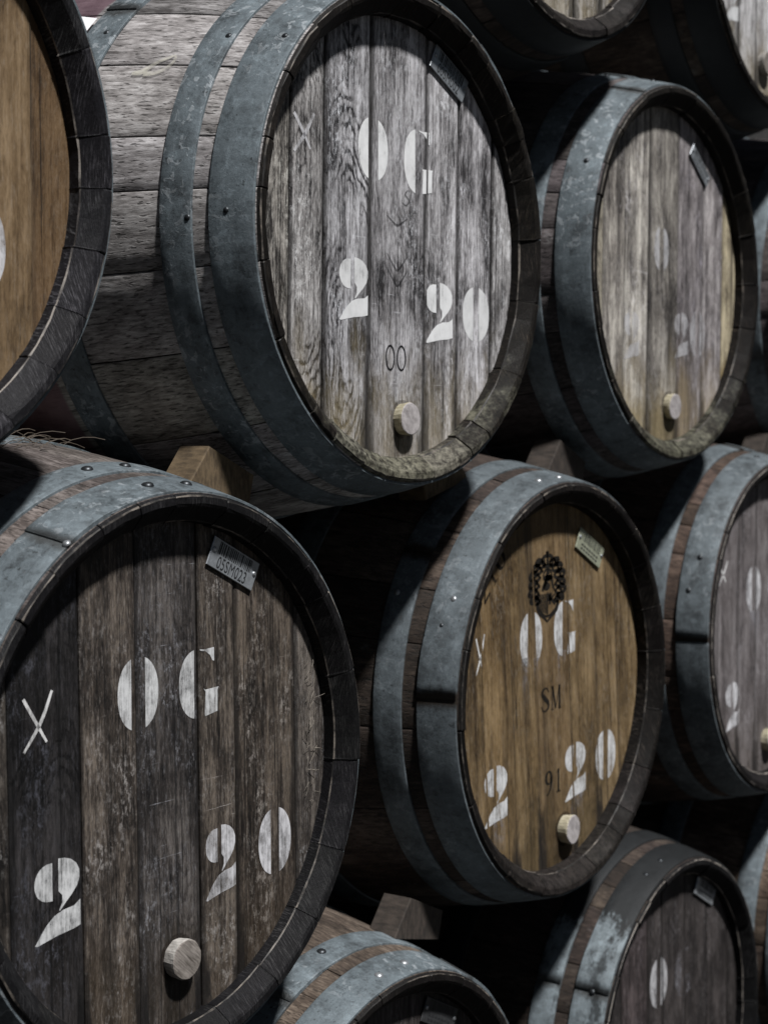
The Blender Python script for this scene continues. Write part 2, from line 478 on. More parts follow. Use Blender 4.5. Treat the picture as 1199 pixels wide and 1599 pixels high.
def g_2(cx, cz, w_, h):
    L_ = [(.39, .965)] + [(.39 - .39 * math.sin(PI * t / 14) ** .8, .735 + .235 * math.cos(PI * t / 14)) for t in range(1, 14)] + [(.39, .50)]
    return [place(L_, cx, cz, w_, h),
            place([(.52, 1), (.66, .99), (.80, .955), (.92, .89), (.985, .80), (.985, .70), (.93, .61), (.82, .525), (.68, .44), (.55, .355), (.53, .365), (.60, .45), (.60, .54), (.52, .60)], cx, cz, w_, h),
            place([(1, .43), (1, .11), (.85, .085), (.5, .06), (.05, 0), (0, .012), (.1, .10), (.25, .22), (.42, .31), (.62, .355), (.86, .37)], cx, cz, w_, h)]


def smooth_line(pts, n=6):
    out = []
    for i in range(len(pts) - 1):
        p0 = pts[max(0, i - 1)]; p1 = pts[i]; p2 = pts[i + 1]; p3 = pts[min(len(pts) - 1, i + 2)]
        for s_ in range(n):
            t = s_ / n
            out.append(tuple(.5 * (2 * b + (c - a) * t + (2 * a - 5 * b + 4 * c - d) * t * t + (-a + 3 * b - 3 * c + d) * t ** 3) for a, b, c, d in zip(p0, p1, p2, p3)))
    return out + [pts[-1]]


def ribbon(pts, curve=True, n=6):
    """stroke: pts = (x, z, width)"""
    p = smooth_line(pts, n) if curve else pts
    L_ = []; Rr = []
    for i, (x, z, w_) in enumerate(p):
        a = p[max(0, i - 1)]; b = p[min(len(p) - 1, i + 1)]
        dx, dz = b[0] - a[0], b[1] - a[1]; q = math.hypot(dx, dz) or 1
        L_.append((x - dz / q * w_ / 2, z + dx / q * w_ / 2)); Rr.append((x + dz / q * w_ / 2, z - dx / q * w_ / 2))
    return [[L_[i], L_[i + 1], Rr[i + 1], Rr[i]] for i in range(len(p) - 1)]


def strokes(lines, cx, cz, w_, h, rot=0.):
    """unit-square strokes (x, z, width in units of w) set in a box"""
    out = []; c, s_ = math.cos(rot), math.sin(rot)
    for ln in lines:
        pp = []
        for x, z, t in ln[0]:
            X, Z = (x - .5) * w_, (z - .5) * h
            pp.append((cx + X * c - Z * s_, cz + X * s_ + Z * c, t * w_))
        out += ribbon(pp, ln[1])
    return out


SG = {
    'S': [([(.82, .78, .10), (.72, .93, .08), (.50, .98, .08), (.24, .90, .16), (.20, .72, .24), (.48, .54, .28), (.78, .36, .24), (.80, .14, .17), (.52, .02, .08), (.24, .06, .08), (.14, .24, .10)], True)],
    'M': [([(.10, 0, .07), (.13, 1, .07)], False), ([(.12, 1, .20), (.46, .04, .14)], False), ([(.46, .04, .07), (.82, 1, .07)], False), ([(.84, 1, .20), (.88, 0, .20)], False),
          ([(-.02, .015, .05), (.22, .015, .05)], False), ([(.74, .015, .05), (1.02, .015, .05)], False), ([(-.02, .985, .05), (.2, .985, .05)], False), ([(.78, .985, .05), (1.0, .985, .05)], False)],
    '9': [([(.74, .70, .20), (.68, .52, .10), (.46, .46, .10), (.20, .58, .22), (.20, .82, .24), (.44, .98, .10), (.70, .90, .18), (.80, .64, .24), (.70, .30, .20), (.45, .05, .12), (.22, .0, .05)], True)],
    '1': [([(.5, 0, .20), (.5, 1, .20)], False), ([(.5, .97, .08), (.25, .82, .05)], False), ([(.25, .015, .05), (.78, .015, .05)], False)],
    '2': [([(.2, .75, .12), (.3, .93, .10), (.52, .98, .10), (.76, .86, .22), (.72, .62, .22), (.45, .3, .12), (.16, .06, .08)], True), ([(.12, .06, .14), (.86, .06, .14)], False)],
    '0': [([(.5, .99, .08), (.22, .85, .2), (.14, .5, .26), (.22, .15, .2), (.5, .01, .08), (.78, .15, .2), (.86, .5, .26), (.78, .85, .2), (.5, .99, .08)], True)],
}


def word(txt, cx, cz, w_, h, rot=0., adv=1.0):
    out = []; c, s_ = math.cos(rot), math.sin(rot); n = len(txt)
    for i, ch in enumerate(txt):
        o_ = (i - (n - 1) / 2) * w_ * adv
        out += strokes(SG[ch], cx + o_ * c, cz + o_ * s_, w_ * .9, h, rot)
    return out


def g_X(cx, cz, w_, h, t=.0035, rnd=None):
    q = lambda: rnd.uniform(-.001, .001)
    a = [(cx - w_ / 2, cz + h * .42, t), (cx - w_ * .15 + q(), cz + h * .1 + q(), t * 1.1), (cx + w_ * .3, cz - h * .38, t * .8)]
    b = [(cx + w_ / 2, cz + h / 2, t * .9), (cx + w_ * .1 + q(), cz + q(), t * 1.2), (cx - w_ * .5, cz - h / 2, t * .8)]
    return ribbon(a) + ribbon(b)


def blob(cx, cz, w_, h, n=14): return [(cx + w_ / 2 * math.cos(2 * PI * i / n), cz + h / 2 * math.sin(2 * PI * i / n)) for i in range(n)]


def crest(cx, cz, w_, h):
    """branded coat of arms: crown, crested helm between curling mantling, split shield with stripes and K"""
    P_ = []; X = lambda x: cx + x * w_; Z = lambda z: cz + (z - .5) * h
    def rb(pts, cur=True): return ribbon([(X(x), Z(z), t * w_) for x, z, t in pts], cur, 5)
    # shield outline
    P_ += rb([(-.29, .40, .05), (-.29, .22, .05), (-.22, .13, .05), (-.1, .07, .05), (0, .0, .03)])
    P_ += rb([(.31, .40, .05), (.31, .22, .05), (.24, .13, .05), (.11, .07, .05), (0, .0, .03)])
    P_ += rb([(-.25, .385, .03), (-.25, .23, .03), (-.18, .155, .03), (0, .075, .03), (.2, .155, .03), (.27, .23, .03), (.27, .385, .03)])
    for i in range(8):
        x = -.225 + i * .03; P_ += rb([(x, .40, .02), (x, .15 - i * .008 + .02, .02)], False)
    P_ += rb([(0.005, .42, .03), (0.005, .08, .03)], False)
    P_.append([(X(.02), Z(.40)), (X(.02), Z(.29)), (X(.13), Z(.29)), (X(.13), Z(.40))])
    P_ += rb([(.07, .38, .06), (.07, .24, .06)], False); P_ += rb([(.22, .38, .03), (.1, .31, .03)], False); P_ += rb([(.1, .32, .05), (.23, .24, .06)], False)
    # helm
    P_.append(blob(X(-.02), Z(.50), .2 * w_, .12 * h)); P_ += rb([(-.14, .44, .06), (-.03, .58, .09), (.1, .62, .07), (.16, .5, .05), (.22, .42, .03)])
    P_.append(blob(X(.02), Z(.62), .3 * w_, .09 * h)); P_ += rb([(-.06, .55, .05), (.0, .68, .07), (.04, .72, .1)])
    P_ += rb([(-.12, .64, .03), (-.08, .71, .04), (.0, .745, .04), (.1, .71, .04), (.12, .64, .03)])
    # crown
    P_ += rb([(-.12, .79, .06), (.14, .79, .06)], False); P_ += rb([(-.12, .80, .05), (-.15, .88, .05), (-.08, .925, .05), (.0, .93, .06), (.1, .925, .05), (.16, .88, .05), (.13, .80, .05)])
    P_ += rb([(0, .8, .06), (0, .93, .05)], False); P_ += rb([(-.06, .81, .03), (-.09, .9, .03)], False); P_ += rb([(.07, .81, .03), (.1, .9, .03)], False)
    P_ += rb([(0, .93, .04), (0, 1.0, .05)], False); P_ += rb([(-.045, .975, .03), (.045, .975, .03)], False)
    # mantling: rows of curled leaves on both sides
    rn = random.Random(4)
    for s_ in (-1, 1):
        for zc, xo, k_ in ((.84, .22, 1.), (.76, .30, 1.15), (.66, .36, 1.3), (.55, .38, 1.2), (.44, .39, 1.25), (.33, .36, 1.05)):
            x0 = s_ * xo; q = .075 * k_; tw = rn.uniform(-.03, .03); dz = .5 * q
            P_ += rb([(x0 - s_ * .18, zc - .03 + tw, .03), (x0 - s_ * .06, zc + dz * .8, .06), (x0 + s_ * q * .6, zc + dz * .9, .075), (x0 + s_ * q * 1.35, zc + tw, .07), (x0 + s_ * q * .9, zc - dz * .9, .06), (x0, zc - dz * .7, .045), (x0 + s_ * .01, zc - dz * .05, .03)])
            P_ += rb([(x0 - s_ * .12, zc + .02, .03), (x0 - s_ * .03, zc + .01 + tw, .05), (x0 + s_ * .02, zc - .02, .04)])
            P_ += rb([(x0 - s_ * .17, zc - .02, .05), (x0 - s_ * .10, zc - .055, .05), (x0 - s_ * .02, zc - .06 + tw, .03)])
    return P_


def clip_x(poly, x, keep):
    out = []
    for i in range(len(poly)):
        a, b = poly[i], poly[(i + 1) % len(poly)]
        ia, ib = (a[0] - x) * keep >= 0, (b[0] - x) * keep >= 0
        if ia: out.append(a)
        if ia != ib:
            t = (x - a[0]) / (b[0] - a[0]); out.append(tuple(p + t * (q - p) for p, q in zip(a, b)))
    return out


class Barrel:
    def __init__(s, label, x, y, z, seed, gaps, head, side, chime, lip, hoop, seams=(122, 100, 140), tilt=0., tints=None,
                 rivets=(), side_tint=(1, 1, 1), bung=None, chime_tint=(1, 1, 1), rough=.0006, bung_mats=None, back=True, arch=None, tight=1., hd=HEAD_Y):
        s.hd = hd; s.mx, s.mz = (hd - .030) * x / y, (hd - .030) * z / y; gaps = [g + s.mx for g in gaps]
        rnd = s.rnd = random.Random(seed); s.tilt = R(tilt)
        s.root = bpy.data.objects.new('wine_barrel', None); COL.objects.link(s.root)
        s.root.location = (x, y, CAMZ + z - RB); s.root.empty_display_size = .1
        tag(s.root, label, 'barrel', 'barrels stacked in rows')
        s.o = (0, 0, RB)
        # staves of unequal width
        n = 24; ws = [rnd.uniform(.55, 1.45) for _ in range(n)]; tot = sum(ws); a = rnd.uniform(0, 6)
        for q in ws:
            da = 2 * PI * q / tot
            o = obj('stave', stave_mesh(a, a + da, [side, chime, lip], rnd, rough), s.root, s.o); a += da
            c = rnd.uniform(.78, 1.15); o.color = (side_tint[0] * c, side_tint[1] * c * rnd.uniform(.97, 1.02), side_tint[2] * c * rnd.uniform(.95, 1.03), 1)
        # hoops
        s.hoops = []
        bands = [(.0055, .057), (.079, .117), (.240, .285)]
        if back: bands += [(LEN - .285, LEN - .240), (LEN - .117, LEN - .079), (LEN - .056, LEN - .004)]
        for i, (y0, y1) in enumerate(bands):
            sm = seams[i] if i < len(seams) else rnd.uniform(0, 360)
            h = obj('hoop', hoop_mesh(y0, y1, sm, hoop, rnd), s.root, s.o)
            h['seam'] = (R(sm) + PI) % (2 * PI) - PI; s.hoops.append(h)
        for hi, ang, yy, rad, m in rivets:
            rr = ro(yy) + .0016 + (.002 if abs(ang - seams[hi]) < 1 else 0); aa = R(ang)
            obj('rivet', RIVET[m], s.hoops[hi], (rr * math.cos(aa), yy, rr * math.sin(aa)), (0, PI / 2 - aa + PI / 2 - PI / 2, 0)).scale = (rad / .006,) * 3
            rv = s.hoops[hi].children[-1]; rv.rotation_euler = Vector((math.cos(aa), 0, math.sin(aa))).to_track_quat('-Y', 'Z').to_euler()
        # head boards
        gx = [-.3] + list(gaps) + [.3]; s.pl = []
        for i in range(len(gx) - 1):
            yf = hd + rnd.uniform(-.0010, .0010) * min(1, tight)
            o = obj('head_plank', plank_mesh(gx[i], gx[i + 1], head, yf, rnd, tight), s.root, s.o, (0, s.tilt, 0))
            c = rnd.uniform(.88, 1.1); tn = (tints or {}).get(i, (c, c, c)); o.color = (*tn, 1)
            o['arch_x'] = (gx[i] + gx[i + 1]) / 2 + rnd.uniform(-.03, .03); o['arch_z'] = rnd.uniform(-.2, .2); o['arch_amount'] = (arch or {}).get(i, rnd.choice((0., .15, .3, .5)))
            s.pl.append((gx[i] + .0008, gx[i + 1] - .0008, yf))
        if bung:
            bx, bz = bung[:2]; br = bung[2] if len(bung) > 2 else .0195; d = bung[3] if len(bung) > 3 else .0135
            me = lathe([(br * .95, -.012), (br * .98, .004), (br * 1.03, d - .003), (br * 1.015, d - .0008), (br * .96, d)], 26, list(bung_mats or BUNG), [0, 0, 0, 1, 1], .022, rnd)
            s.bung = (bx, bz, br)
            obj('bung', me, s.root, (bx + s.mx, hd, RB + bz + s.mz), (R(rnd.uniform(-3, 3)), rnd.uniform(0, 6), R(rnd.uniform(-3, 3))))

    def print(s, name, polys, mat, op=1., label=None, fade=None):
        """flat marking cut at every board joint and laid on each board's own face"""
        c, q = math.cos(s.tilt), math.sin(s.tilt)
        V = []; F = []; OP = []
        for poly in polys:
            pp = [(x * c - z * q, x * q + z * c) for x, z in ((a + s.mx, b + s.mz) for a, b in poly)]
            for tri in tessellate_polygon([[Vector((x, z, 0)) for x, z in pp]]):
                t3 = [pp[i] for i in tri]
                for x0, x1, yf in s.pl:
                    pc = clip_x(clip_x(t3, x0 + .0012, 1) or [(0, 0)], x1 - .0012, -1)
                    if len(pc) < 3: continue
                    area = sum(a[0] * b[1] - b[0] * a[1] for a, b in zip(pc, pc[1:] + pc[:1]))
                    if abs(area) < 1e-9: continue
                    if area < 0: pc = pc[::-1]
                    i0 = len(V)
                    for x, z in pc:
                        V.append((x, yf - .00035, z)); OP.append(op if fade is None else op * max(0, min(1, (z - fade[0]) / (fade[1] - fade[0]))))
                    F.append(tuple(range(i0, i0 + len(pc))))
        return obj(name, mesh(name, V, F, mat, None, None, {'op': OP}), s.root, s.o, (0, s.tilt, 0), label)

    def plate(s, cx, cz, ang, w_=.080, h=.032, text=None, mat=None, hh=.0012):
        """metal bar-code plate held by two screws"""
        rnd = s.rnd; a = R(ang); yb = s.hd - .0028; cx += s.mx; cz += s.mz
        b_ = .0006
        V = [(-w_ / 2, 0, -h / 2), (w_ / 2, 0, -h / 2), (w_ / 2, 0, h / 2), (-w_ / 2, 0, h / 2)]
        V2 = [(x, -hh + b_, z) for x, _, z in V]; V3 = [(x * (1 - 2 * b_ / w_), -hh, z * (1 - 2 * b_ / h)) for x, _, z in V]
        F = [(3, 2, 1, 0)[::1]] + [(i, (i + 1) % 4, 4 + (i + 1) % 4, 4 + i) for i in range(4)] + [(4 + i, 4 + (i + 1) % 4, 8 + (i + 1) % 4, 8 + i) for i in range(4)] + [(8, 9, 10, 11)]
        t = obj('barcode_plate', mesh('barcode_plate', V + V2 + V3, F, mat or M_PLATE), s.root, (cx, yb, RB + cz), (R(1.5), -a, 0))
        # bars
        V = []; F = []; x = -w_ * .36
        while x < w_ * .36:
            bw = rnd.choice((.0007, .0011, .0016, .0022)); z0, z1 = h * .02, h * .44
            i = len(V); V += [(x, -hh - .0002, z0), (x + bw, -hh - .0002, z0), (x + bw, -hh - .0002, z1), (x, -hh - .0002, z1)]
            F.append((i, i + 1, i + 2, i + 3)); x += bw + rnd.choice((.0009, .0014, .002))
        obj('barcode', mesh('barcode', V, F, M_INK), t)
        if text:
            cu = bpy.data.curves.new('number', 'FONT'); cu.body = text; cu.size = .0165; cu.align_x = 'CENTER'; cu.space_character = 1.05
            to = bpy.data.objects.new('number', cu); COL.objects.link(to)
            me = bpy.data.meshes.new_from_object(to.evaluated_get(bpy.context.evaluated_depsgraph_get())); bpy.data.objects.remove(to)
            me.transform(Matrix.Rotation(PI / 2, 4, 'X') @ Matrix.Diagonal((.80, 1.12, 1, 1)))
            me.transform(Matrix.Translation((0, -hh - .00025, -h * .43))); me.materials.clear(); me.materials.append(M_INK)
            obj('number', me, t)
        else:
            V = []; F = []; x = -w_ * .33
            for q in range(7):
                for z0, z1 in ((-.38, -.30), (-.2, -.12)):
                    i = len(V); ww = .0055; V += [(x, -hh - .0002, z0 * h), (x + ww, -hh - .0002, z0 * h), (x + ww, -hh - .0002, z1 * h), (x, -hh - .0002, z1 * h)]; F.append((i, i + 1, i + 2, i + 3))
                x += w_ * .098
            obj('number', mesh('number', V, F, M_INK), t)
        for sx in (-1, 1): obj('screw', SCREW, t, (sx * (w_ / 2 - .0048), -hh, h * .08))
        return t


# ------------------------------------------------------------------ materials in use
M_PLATE = plain('zinc_plate', (.42, .45, .48), .38, .6, .2, 160, .15)
M_PLATE_Y = plain('tarnished_plate', (.38, .40, .30), .5, .3, .25, 160, .2)
M_INK = plain('black_print', (.018, .019, .021), .6, 0, .2)
M_RIV_D = plain('dark_rivet_steel', (.05, .055, .06), .4, .7, .3)
M_RIV_L = plain('bright_rivet_steel', (.40, .42, .44), .42, .7, .3)
dome = [(.0066, -.001), (.0064, .0008), (.0055, .0024), (.0036, .0036), (.0014, .0041)]
RIVET = {'d': lathe(dome, 12, M_RIV_D), 'l': lathe(dome, 12, M_RIV_L)}
for m_ in RIVET.values(): m_.polygons.foreach_set('use_smooth', [True] * len(m_.polygons))
SCREW = lathe([(.0030, 0), (.0029, .0008), (.0018, .0017)], 10, M_RIV_L)
BUNG = (cut_wood('bung_side', (.20, .185, .17), (.50, .48, .45), .8, (300, 40, 300)), cut_wood('bung_end', (.085, .072, .062), (.30, .27, .245), .85, (40, 60, 420)))
BUNG_Y = (cut_wood('bung_side_pale', (.26, .23, .15), (.52, .48, .36), .8, (300, 40, 300)), cut_wood('bung_end_pale', (.26, .24, .24), (.48, .45, .45), .85, (90, 60, 160)))
WHITE = paint_mat('stencil_white', (.72, .73, .74), .55, .12, .6)
WHITE_B = paint_mat('stencil_white_fresh', (.88, .89, .90), .62, .10, .5)
WORN = paint_mat('stencil_white_worn', (.72, .72, .75), .54, .13)
FAINT = paint_mat('stencil_white_faint', (.52, .52, .58), .40, .14)
CHALK = paint_mat('chalk_white', (.80, .80, .80), .58, .10, .35)
BRAND = paint_mat('brand_black', (.014, .012, .010), .62, .10, .6)
CARVE = paint_mat('carved_black', (.012, .012, .014), .62, .10, .4)

H_C = head_mat('oak_silver', (.030, .028, .029), (.31, .30, .302), (.78, .77, .78), .45, .95, (.84, .85, .87), .6, (.36, .29, .16), .35, 1., 1.55, .7, .55)
H_A = head_mat('oak_dark_brown', (.0070, .0062, .0062), (.048, .040, .0345), (.19, .165, .142), .25, .95, (.40, .395, .40), .35, (.12, .09, .06), .5, .95, 1.5, 1., .5)
H_D = head_mat('oak_golden', (.030, .018, .008), (.150, .099, .045), (.31, .22, .115), .05, .2, (.48, .45, .40), .55, (.085, .060, .026), .5, .3, 1.25, .9, .3)
H_E = head_mat('oak_beige_grey', (.045, .041, .040), (.25, .235, .22), (.64, .62, .58), .10, .75, (.66, .65, .68), .85, (.42, .34, .19), .85, .6, 1.6, .7, .4)
H_F = head_mat('oak_plum_grey', (.035, .030, .031), (.125, .110, .110), (.29, .27, .275), .08, .4, (.48, .46, .49), .3, (.16, .13, .10), .5, .6, 1.2)
H_L = head_mat('oak_honey', (.068, .041, .019), (.185, .120, .060), (.30, .21, .120), .05, .15, (.5, .47, .42), .2, (.25, .18, .10), .3, .4, 1.4, .3, .3)
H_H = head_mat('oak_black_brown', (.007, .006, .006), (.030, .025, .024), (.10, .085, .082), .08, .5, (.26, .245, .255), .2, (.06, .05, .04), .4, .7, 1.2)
S_C = stave_mat('stave_silver', (.070, .064, .062), (.29, .275, .27), (.58, .565, .56), .95)
S_A = stave_mat('stave_grey_brown', (.022, .018, .017), (.080, .067, .060), (.22, .195, .18), 0)
S_D = stave_mat('stave_dark_brown', (.018, .014, .012), (.055, .041, .034), (.14, .108, .088), 0)
S_E = stave_mat('stave_mauve', (.035, .030, .030), (.11, .095, .095), (.23, .20, .20), 0)
K_BLACK = chime_mat('chime_black', (.0055, .0054, .0060), (.12, .118, .12), .30)
K_HATCH = chime_mat('chime_black_sawn', (.0095, .0093, .0110), (.16, .158, .17), .55)
K_GREY = chime_mat('chime_lichen', (.0062, .0054, .0048), (.14, .115, .09), .28, .70)
K_BROWN = chime_mat('chime_brown_black', (.0045, .0039, .0037), (.16, .135, .12), .24, .14, (.22, .19, .18))
LIP = lip_mat('chime_lip', (.012, .011, .010), (.19, .165, .14), .46, .66)
LIP_L = lip_mat('chime_lip_pale', (.03, .026, .024), (.30, .27, .24), .40, .60)
Z_C = hoop_mat('galvanised_blue', (.145, .174, .192), .8, .6)
Z_D = hoop_mat('galvanised_dull', (.122, .144, .158), .35, .95)
Z_H = hoop_mat('galvanised_grime_painted_shade', (.19, .225, .245), .2, .6, .97)

E0 = [-.20, -.118, -.045, .045, .118, .20]
# ------------------------------------------------------------------ the stack (x, y, z relative to the camera height)
bC = Barrel('silver grey oak barrel in upper middle, white OG and 2 20 stencils, plate 00SM002', 1.679, 1.166, .229, 11, [-.2043, -.1434, -.0579, .0614, .1312, .2112],
            H_C, S_C, K_GREY, LIP, Z_C, (60, 300, 131), 1.2, {2: (.92, .93, .96), 3: (.78, .78, .80), 4: (.98, .98, 1), 5: (1.05, 1.05, 1.08), 0: (.85, .82, .74), 1: (.95, .94, .92)},
            [(0, 137.7, .023, .004, 'd'), (1, 139, .089, .004, 'd'), (2, 138.5, .256, .004, 'd'), (1, 180.1, .083, .004, 'd'), (0, 179, .038, .0035, 'd')], (1.0, 1.0, 1.0), (.0093, -.2153), bung_mats=BUNG_Y, rough=.0012, tight=1.5, arch={0: .2, 1: .5, 2: .7, 3: .2, 4: .1, 5: .0, 6: .1})
bC.print('stencil_letter', g_O(-.0495, .102, .060, .074, .34), WHITE_B); bC.print('stencil_letter', g_G(.0445, .0985, .062, .078), WHITE_B)
bC.print('stencil_digit', g_2(-.0885, -.0645, .056, .074), WHITE_B, .92); bC.print('stencil_digit', g_2(.0895, -.083, .060, .076), WHITE_B)
bC.print('stencil_digit', g_O(.1745, -.080, .062, .070, .22), WHITE_B, .9)
bC.print('chalk_cross', g_X(-.179, .104, .036, .046, .0042, bC.rnd), WORN)
for i in (-1, 1): bC.print('carved_digit', ribbon([(-.004 + i * .0115 + .0085 * math.cos(t * PI / 8), -.1416 + .0145 * math.sin(t * PI / 8), .0024) for t in range(17)], True, 2), CARVE)
for cz, sz in ((-.028, .011), (-.046, .012), (.022, .006)):
    bC.print('carved_chevron', ribbon([(-.022, cz + sz, .0012), (-.008, cz - sz * .3, .0026), (-.001, cz - sz * .75, .003), (.007, cz - sz * .3, .0026), (.02, cz + sz * .9, .0012)], True, 3), CARVE, .5)
bC.print('carved_curl', ribbon([(.022, .062, .002), (.016, .056, .0022), (.024, .050, .002), (.018, .043, .0022), (.010, .046, .0016)], True, 3), CARVE, .5)
bC.plate(.1075, .2155, -26, text='00SM002')

bA = Barrel('dark brown oak barrel at lower left, chalk X, plate 05SM023 in its shaded top', 1.276, 1.168, -.354, 23, [-.2145, -.1222, -.0447, .0469, .1052, .2072],
            H_A, S_A, K_BLACK, LIP, Z_C, (122.8, 70, 100), -.6, {1: (.24, .25, .30), 2: (.98, .93, .88), 3: (.82, .84, .90), 4: (.95, .90, .84), 5: (.85, .78, .70), 6: (1.0, 1.0, 1.0), 0: (.8, .78, .75)},
            [(0, 95.4, .03, .0065, 'd'), (0, 84.8, .029, .0065, 'd'), (1, 97.9, .1, .0065, 'd'), (1, 88.4, .098, .0065, 'd'), (0, 122.8, .008, .004, 'l')], (1, 1, 1), (.0105, -.1925, .0205, .0145), bung_mats=BUNG)
bA.print('stencil_letter', g_O(-.0435, .0905, .059, .075, .35), WHITE); bA.print('stencil_letter', g_G(.0468, .0895, .060, .073), WHITE)
bA.print('stencil_digit', g_2(-.1555, -.094, .059, .079), WHITE); bA.print('stencil_digit', g_2(.0785, -.105, .048, .078), WORN)
bA.print('stencil_digit', g_O(.1695, -.101, .056, .074, .26), WORN)
bA.print('chalk_cross', g_X(-.178, .081, .036, .055, .0034, bA.rnd), CHALK)
bA.plate(.0985, .2125, -25.5, text='05SM023')

bD = Barrel('golden brown oak barrel with black crest, SM and 91 brands above its bung', 2.097, 1.189, -.365, 37, [-.19, -.117, -.052, .0415, .1177, .1836],
            H_D, S_D, K_BROWN, LIP, Z_D, (176, 140, 60), -3.9, {1: (1.08, 1.05, 1.0), 3: (.85, .82, .80), 4: (1.0, 1.0, 1.0)},
            [(0, 100.4, .027, .0055, 'l'), (0, 91.4, .022, .0055, 'l'), (0, 150.8, .03, .0045, 'l'), (1, 151.5, .107, .0045, 'l'), (0, 158, .037, .0035, 'd'), (0, 168, .046, .0035, 'd')], (1, 1, 1), (.0268, -.2106, .0205, .0155), bung_mats=BUNG_Y, tight=.3, hd=.036)
bD.print('coat_of_arms', crest(-.0235, .146, .098, .101), BRAND)
bD.print('stencil_letter', g_O(-.0675, .0745, .060, .078, .32), WHITE); bD.print('stencil_letter', g_G(.0265, .0815, .062, .080), WHITE)
bD.print('stencil_digit', g_2(-.159, -.130, .058, .082), WHITE); bD.print('stencil_digit', g_2(.0585, -.131, .060, .084), WHITE)
bD.print('stencil_digit', g_O(.150, -.1215, .062, .076, .24), WHITE)
for x_, z_, w_, h_ in ((-.082, .015, .020, .07), (-.052, .012, .018, .07), (.018, .02, .022, .06), (-.150, -.185, .03, .05), (.064, -.195, .04, .06)):
    bD.print('paint_run', [[(x_ - w_ / 2, z_ - h_ / 2), (x_ + w_ / 2, z_ - h_ / 2), (x_ + w_ / 2, z_ + h_ / 2), (x_ - w_ / 2, z_ + h_ / 2)]], FAINT, 1., None, (z_ - h_ / 2, z_ + h_ / 2))
bD.print('chalk_cross', g_X(-.199, .067, .020, .054, .0030, bD.rnd), CHALK)
bD.print('brand_letters', word('SM', -.013, -.0155, .030, .034), BRAND); bD.print('brand_digits', word('91', -.004, -.1365, .027, .034), BRAND)
bD.print('brand_digits', word('210', -.171, .172, .029, .030, R(46)), BRAND, .8)
bD.plate(.094, .194, -27, mat=M_PLATE_Y)

bE = Barrel('mauve grey oak barrel at upper right with worn faint stencils and pale yellow edge board', 2.462, 1.200, .245, 41, [-.21, -.1411, -.0631, .0392, .131, .2051],
            H_E, S_E, K_GREY, LIP, Z_C, (116, 100, 60), 1.0, {0: (1.05, 1.0, .85), 1: (.95, .92, .88), 2: (1.22, 1.2, 1.16), 3: (.74, .72, .69), 4: (.76, .73, .79), 5: (.90, .87, .93), 6: (1.0, .90, .66)},
            [(1, 104, .098, .005, 'd'), (0, 100, .03, .005, 'd'), (0, 150.6, .03, .0045, 'd')], (.8, .8, .8), (.0076, -.2075, .020), bung_mats=BUNG_Y)
for gl in (g_O(-.02, .04, .05, .07, .3), g_2(-.118, -.10, .05, .075), g_2(.052, -.093, .05, .075), g_O(.112, -.088, .055, .075, .28)): bE.print('stencil_mark', gl, WORN, .62)
bE.plate(.111, .186, -37, w_=.078, h=.022)

bF = Barrel('plum grey oak barrel cut by the right edge, chalk X beside its hoop', 2.852, 1.195, -.348, 53, E0, H_F, S_D, K_BLACK, LIP_L, Z_D, (179.5, 90, 60), 0, None,
            [(0, 152.9, .033, .005, 'd'), (0, 164, .042, .005, 'd'), (0, 96.9, .036, .005, 'd')], (1.1, 1.0, .95), (.0013, -.2065, .020), bung_mats=BUNG_Y)
bF.print('stencil_letter', g_O(-.0555, .068, .060, .082, .24), WORN); bF.print('stencil_letter', g_G(.04, .07, .06, .08), WORN)
bF.print('stencil_digit', g_2(-.14, -.128, .054, .084), WORN); bF.print('chalk_cross', g_X(-.181, .105, .034, .040, .0036, bF.rnd), CHALK)
bF.print('paint_run', [[(-.07, -.06), (-.03, -.06), (-.03, .03), (-.07, .03)]], FAINT, 1., None, (-.06, .03))

bL = Barrel('honey coloured oak barrel cut by the left edge, nearest of the upper row', .894, 1.177, .243, 61, [-.15, -.06, .03, .12, .2131], H_L, S_A, K_HATCH, LIP_L, Z_C, (300, 300, 300), .4,
            {5: (.72, .66, .60)}, (), (.9, .9, .9), tight=.3)
bL.print('stencil_digit', g_O(.148, -.075, .062, .085, .2), WORN)

bH = Barrel('black brown barrel at lower right with lit patch painted on its hoop, faint OG', 2.522, 1.215, -.997, 71, [-.17, -.08, -.027, .056, .141, .22], H_H, S_D, K_BLACK, LIP_L, Z_H, (152, 152, 60), -1.5,
            {1: (1.4, 1.3, 1.35), 2: (1.0, 1, 1)}, [(0, 108, .03, .005, 'd'), (0, 98, .03, .005, 'd'), (0, 152, .03, .0045, 'd')], (.7, .7, .7), (.01, -.2), chime_tint=(.7, .7, .7))
bH.print('stencil_letter', g_O(-.043, .0965, .061, .082, .26), WORN, .7); bH.print('stencil_letter', g_G(.045, .09, .058, .08), FAINT)
bH.plate(.122, .213, -28)

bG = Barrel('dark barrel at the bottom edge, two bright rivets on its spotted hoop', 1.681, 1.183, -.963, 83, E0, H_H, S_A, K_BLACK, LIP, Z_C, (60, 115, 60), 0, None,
            [(0, 95, .026, .0062, 'l'), (0, 84, .029, .0062, 'l'), (1, 96.9, .105, .0062, 'd')], (.95, .85, .75), (.01, -.2))
bG.plate(.108, .212, -27, mat=plain('plate_painted_shade', (.05, .052, .055), .5, .3))  # shade on this plate is put into its dark colour

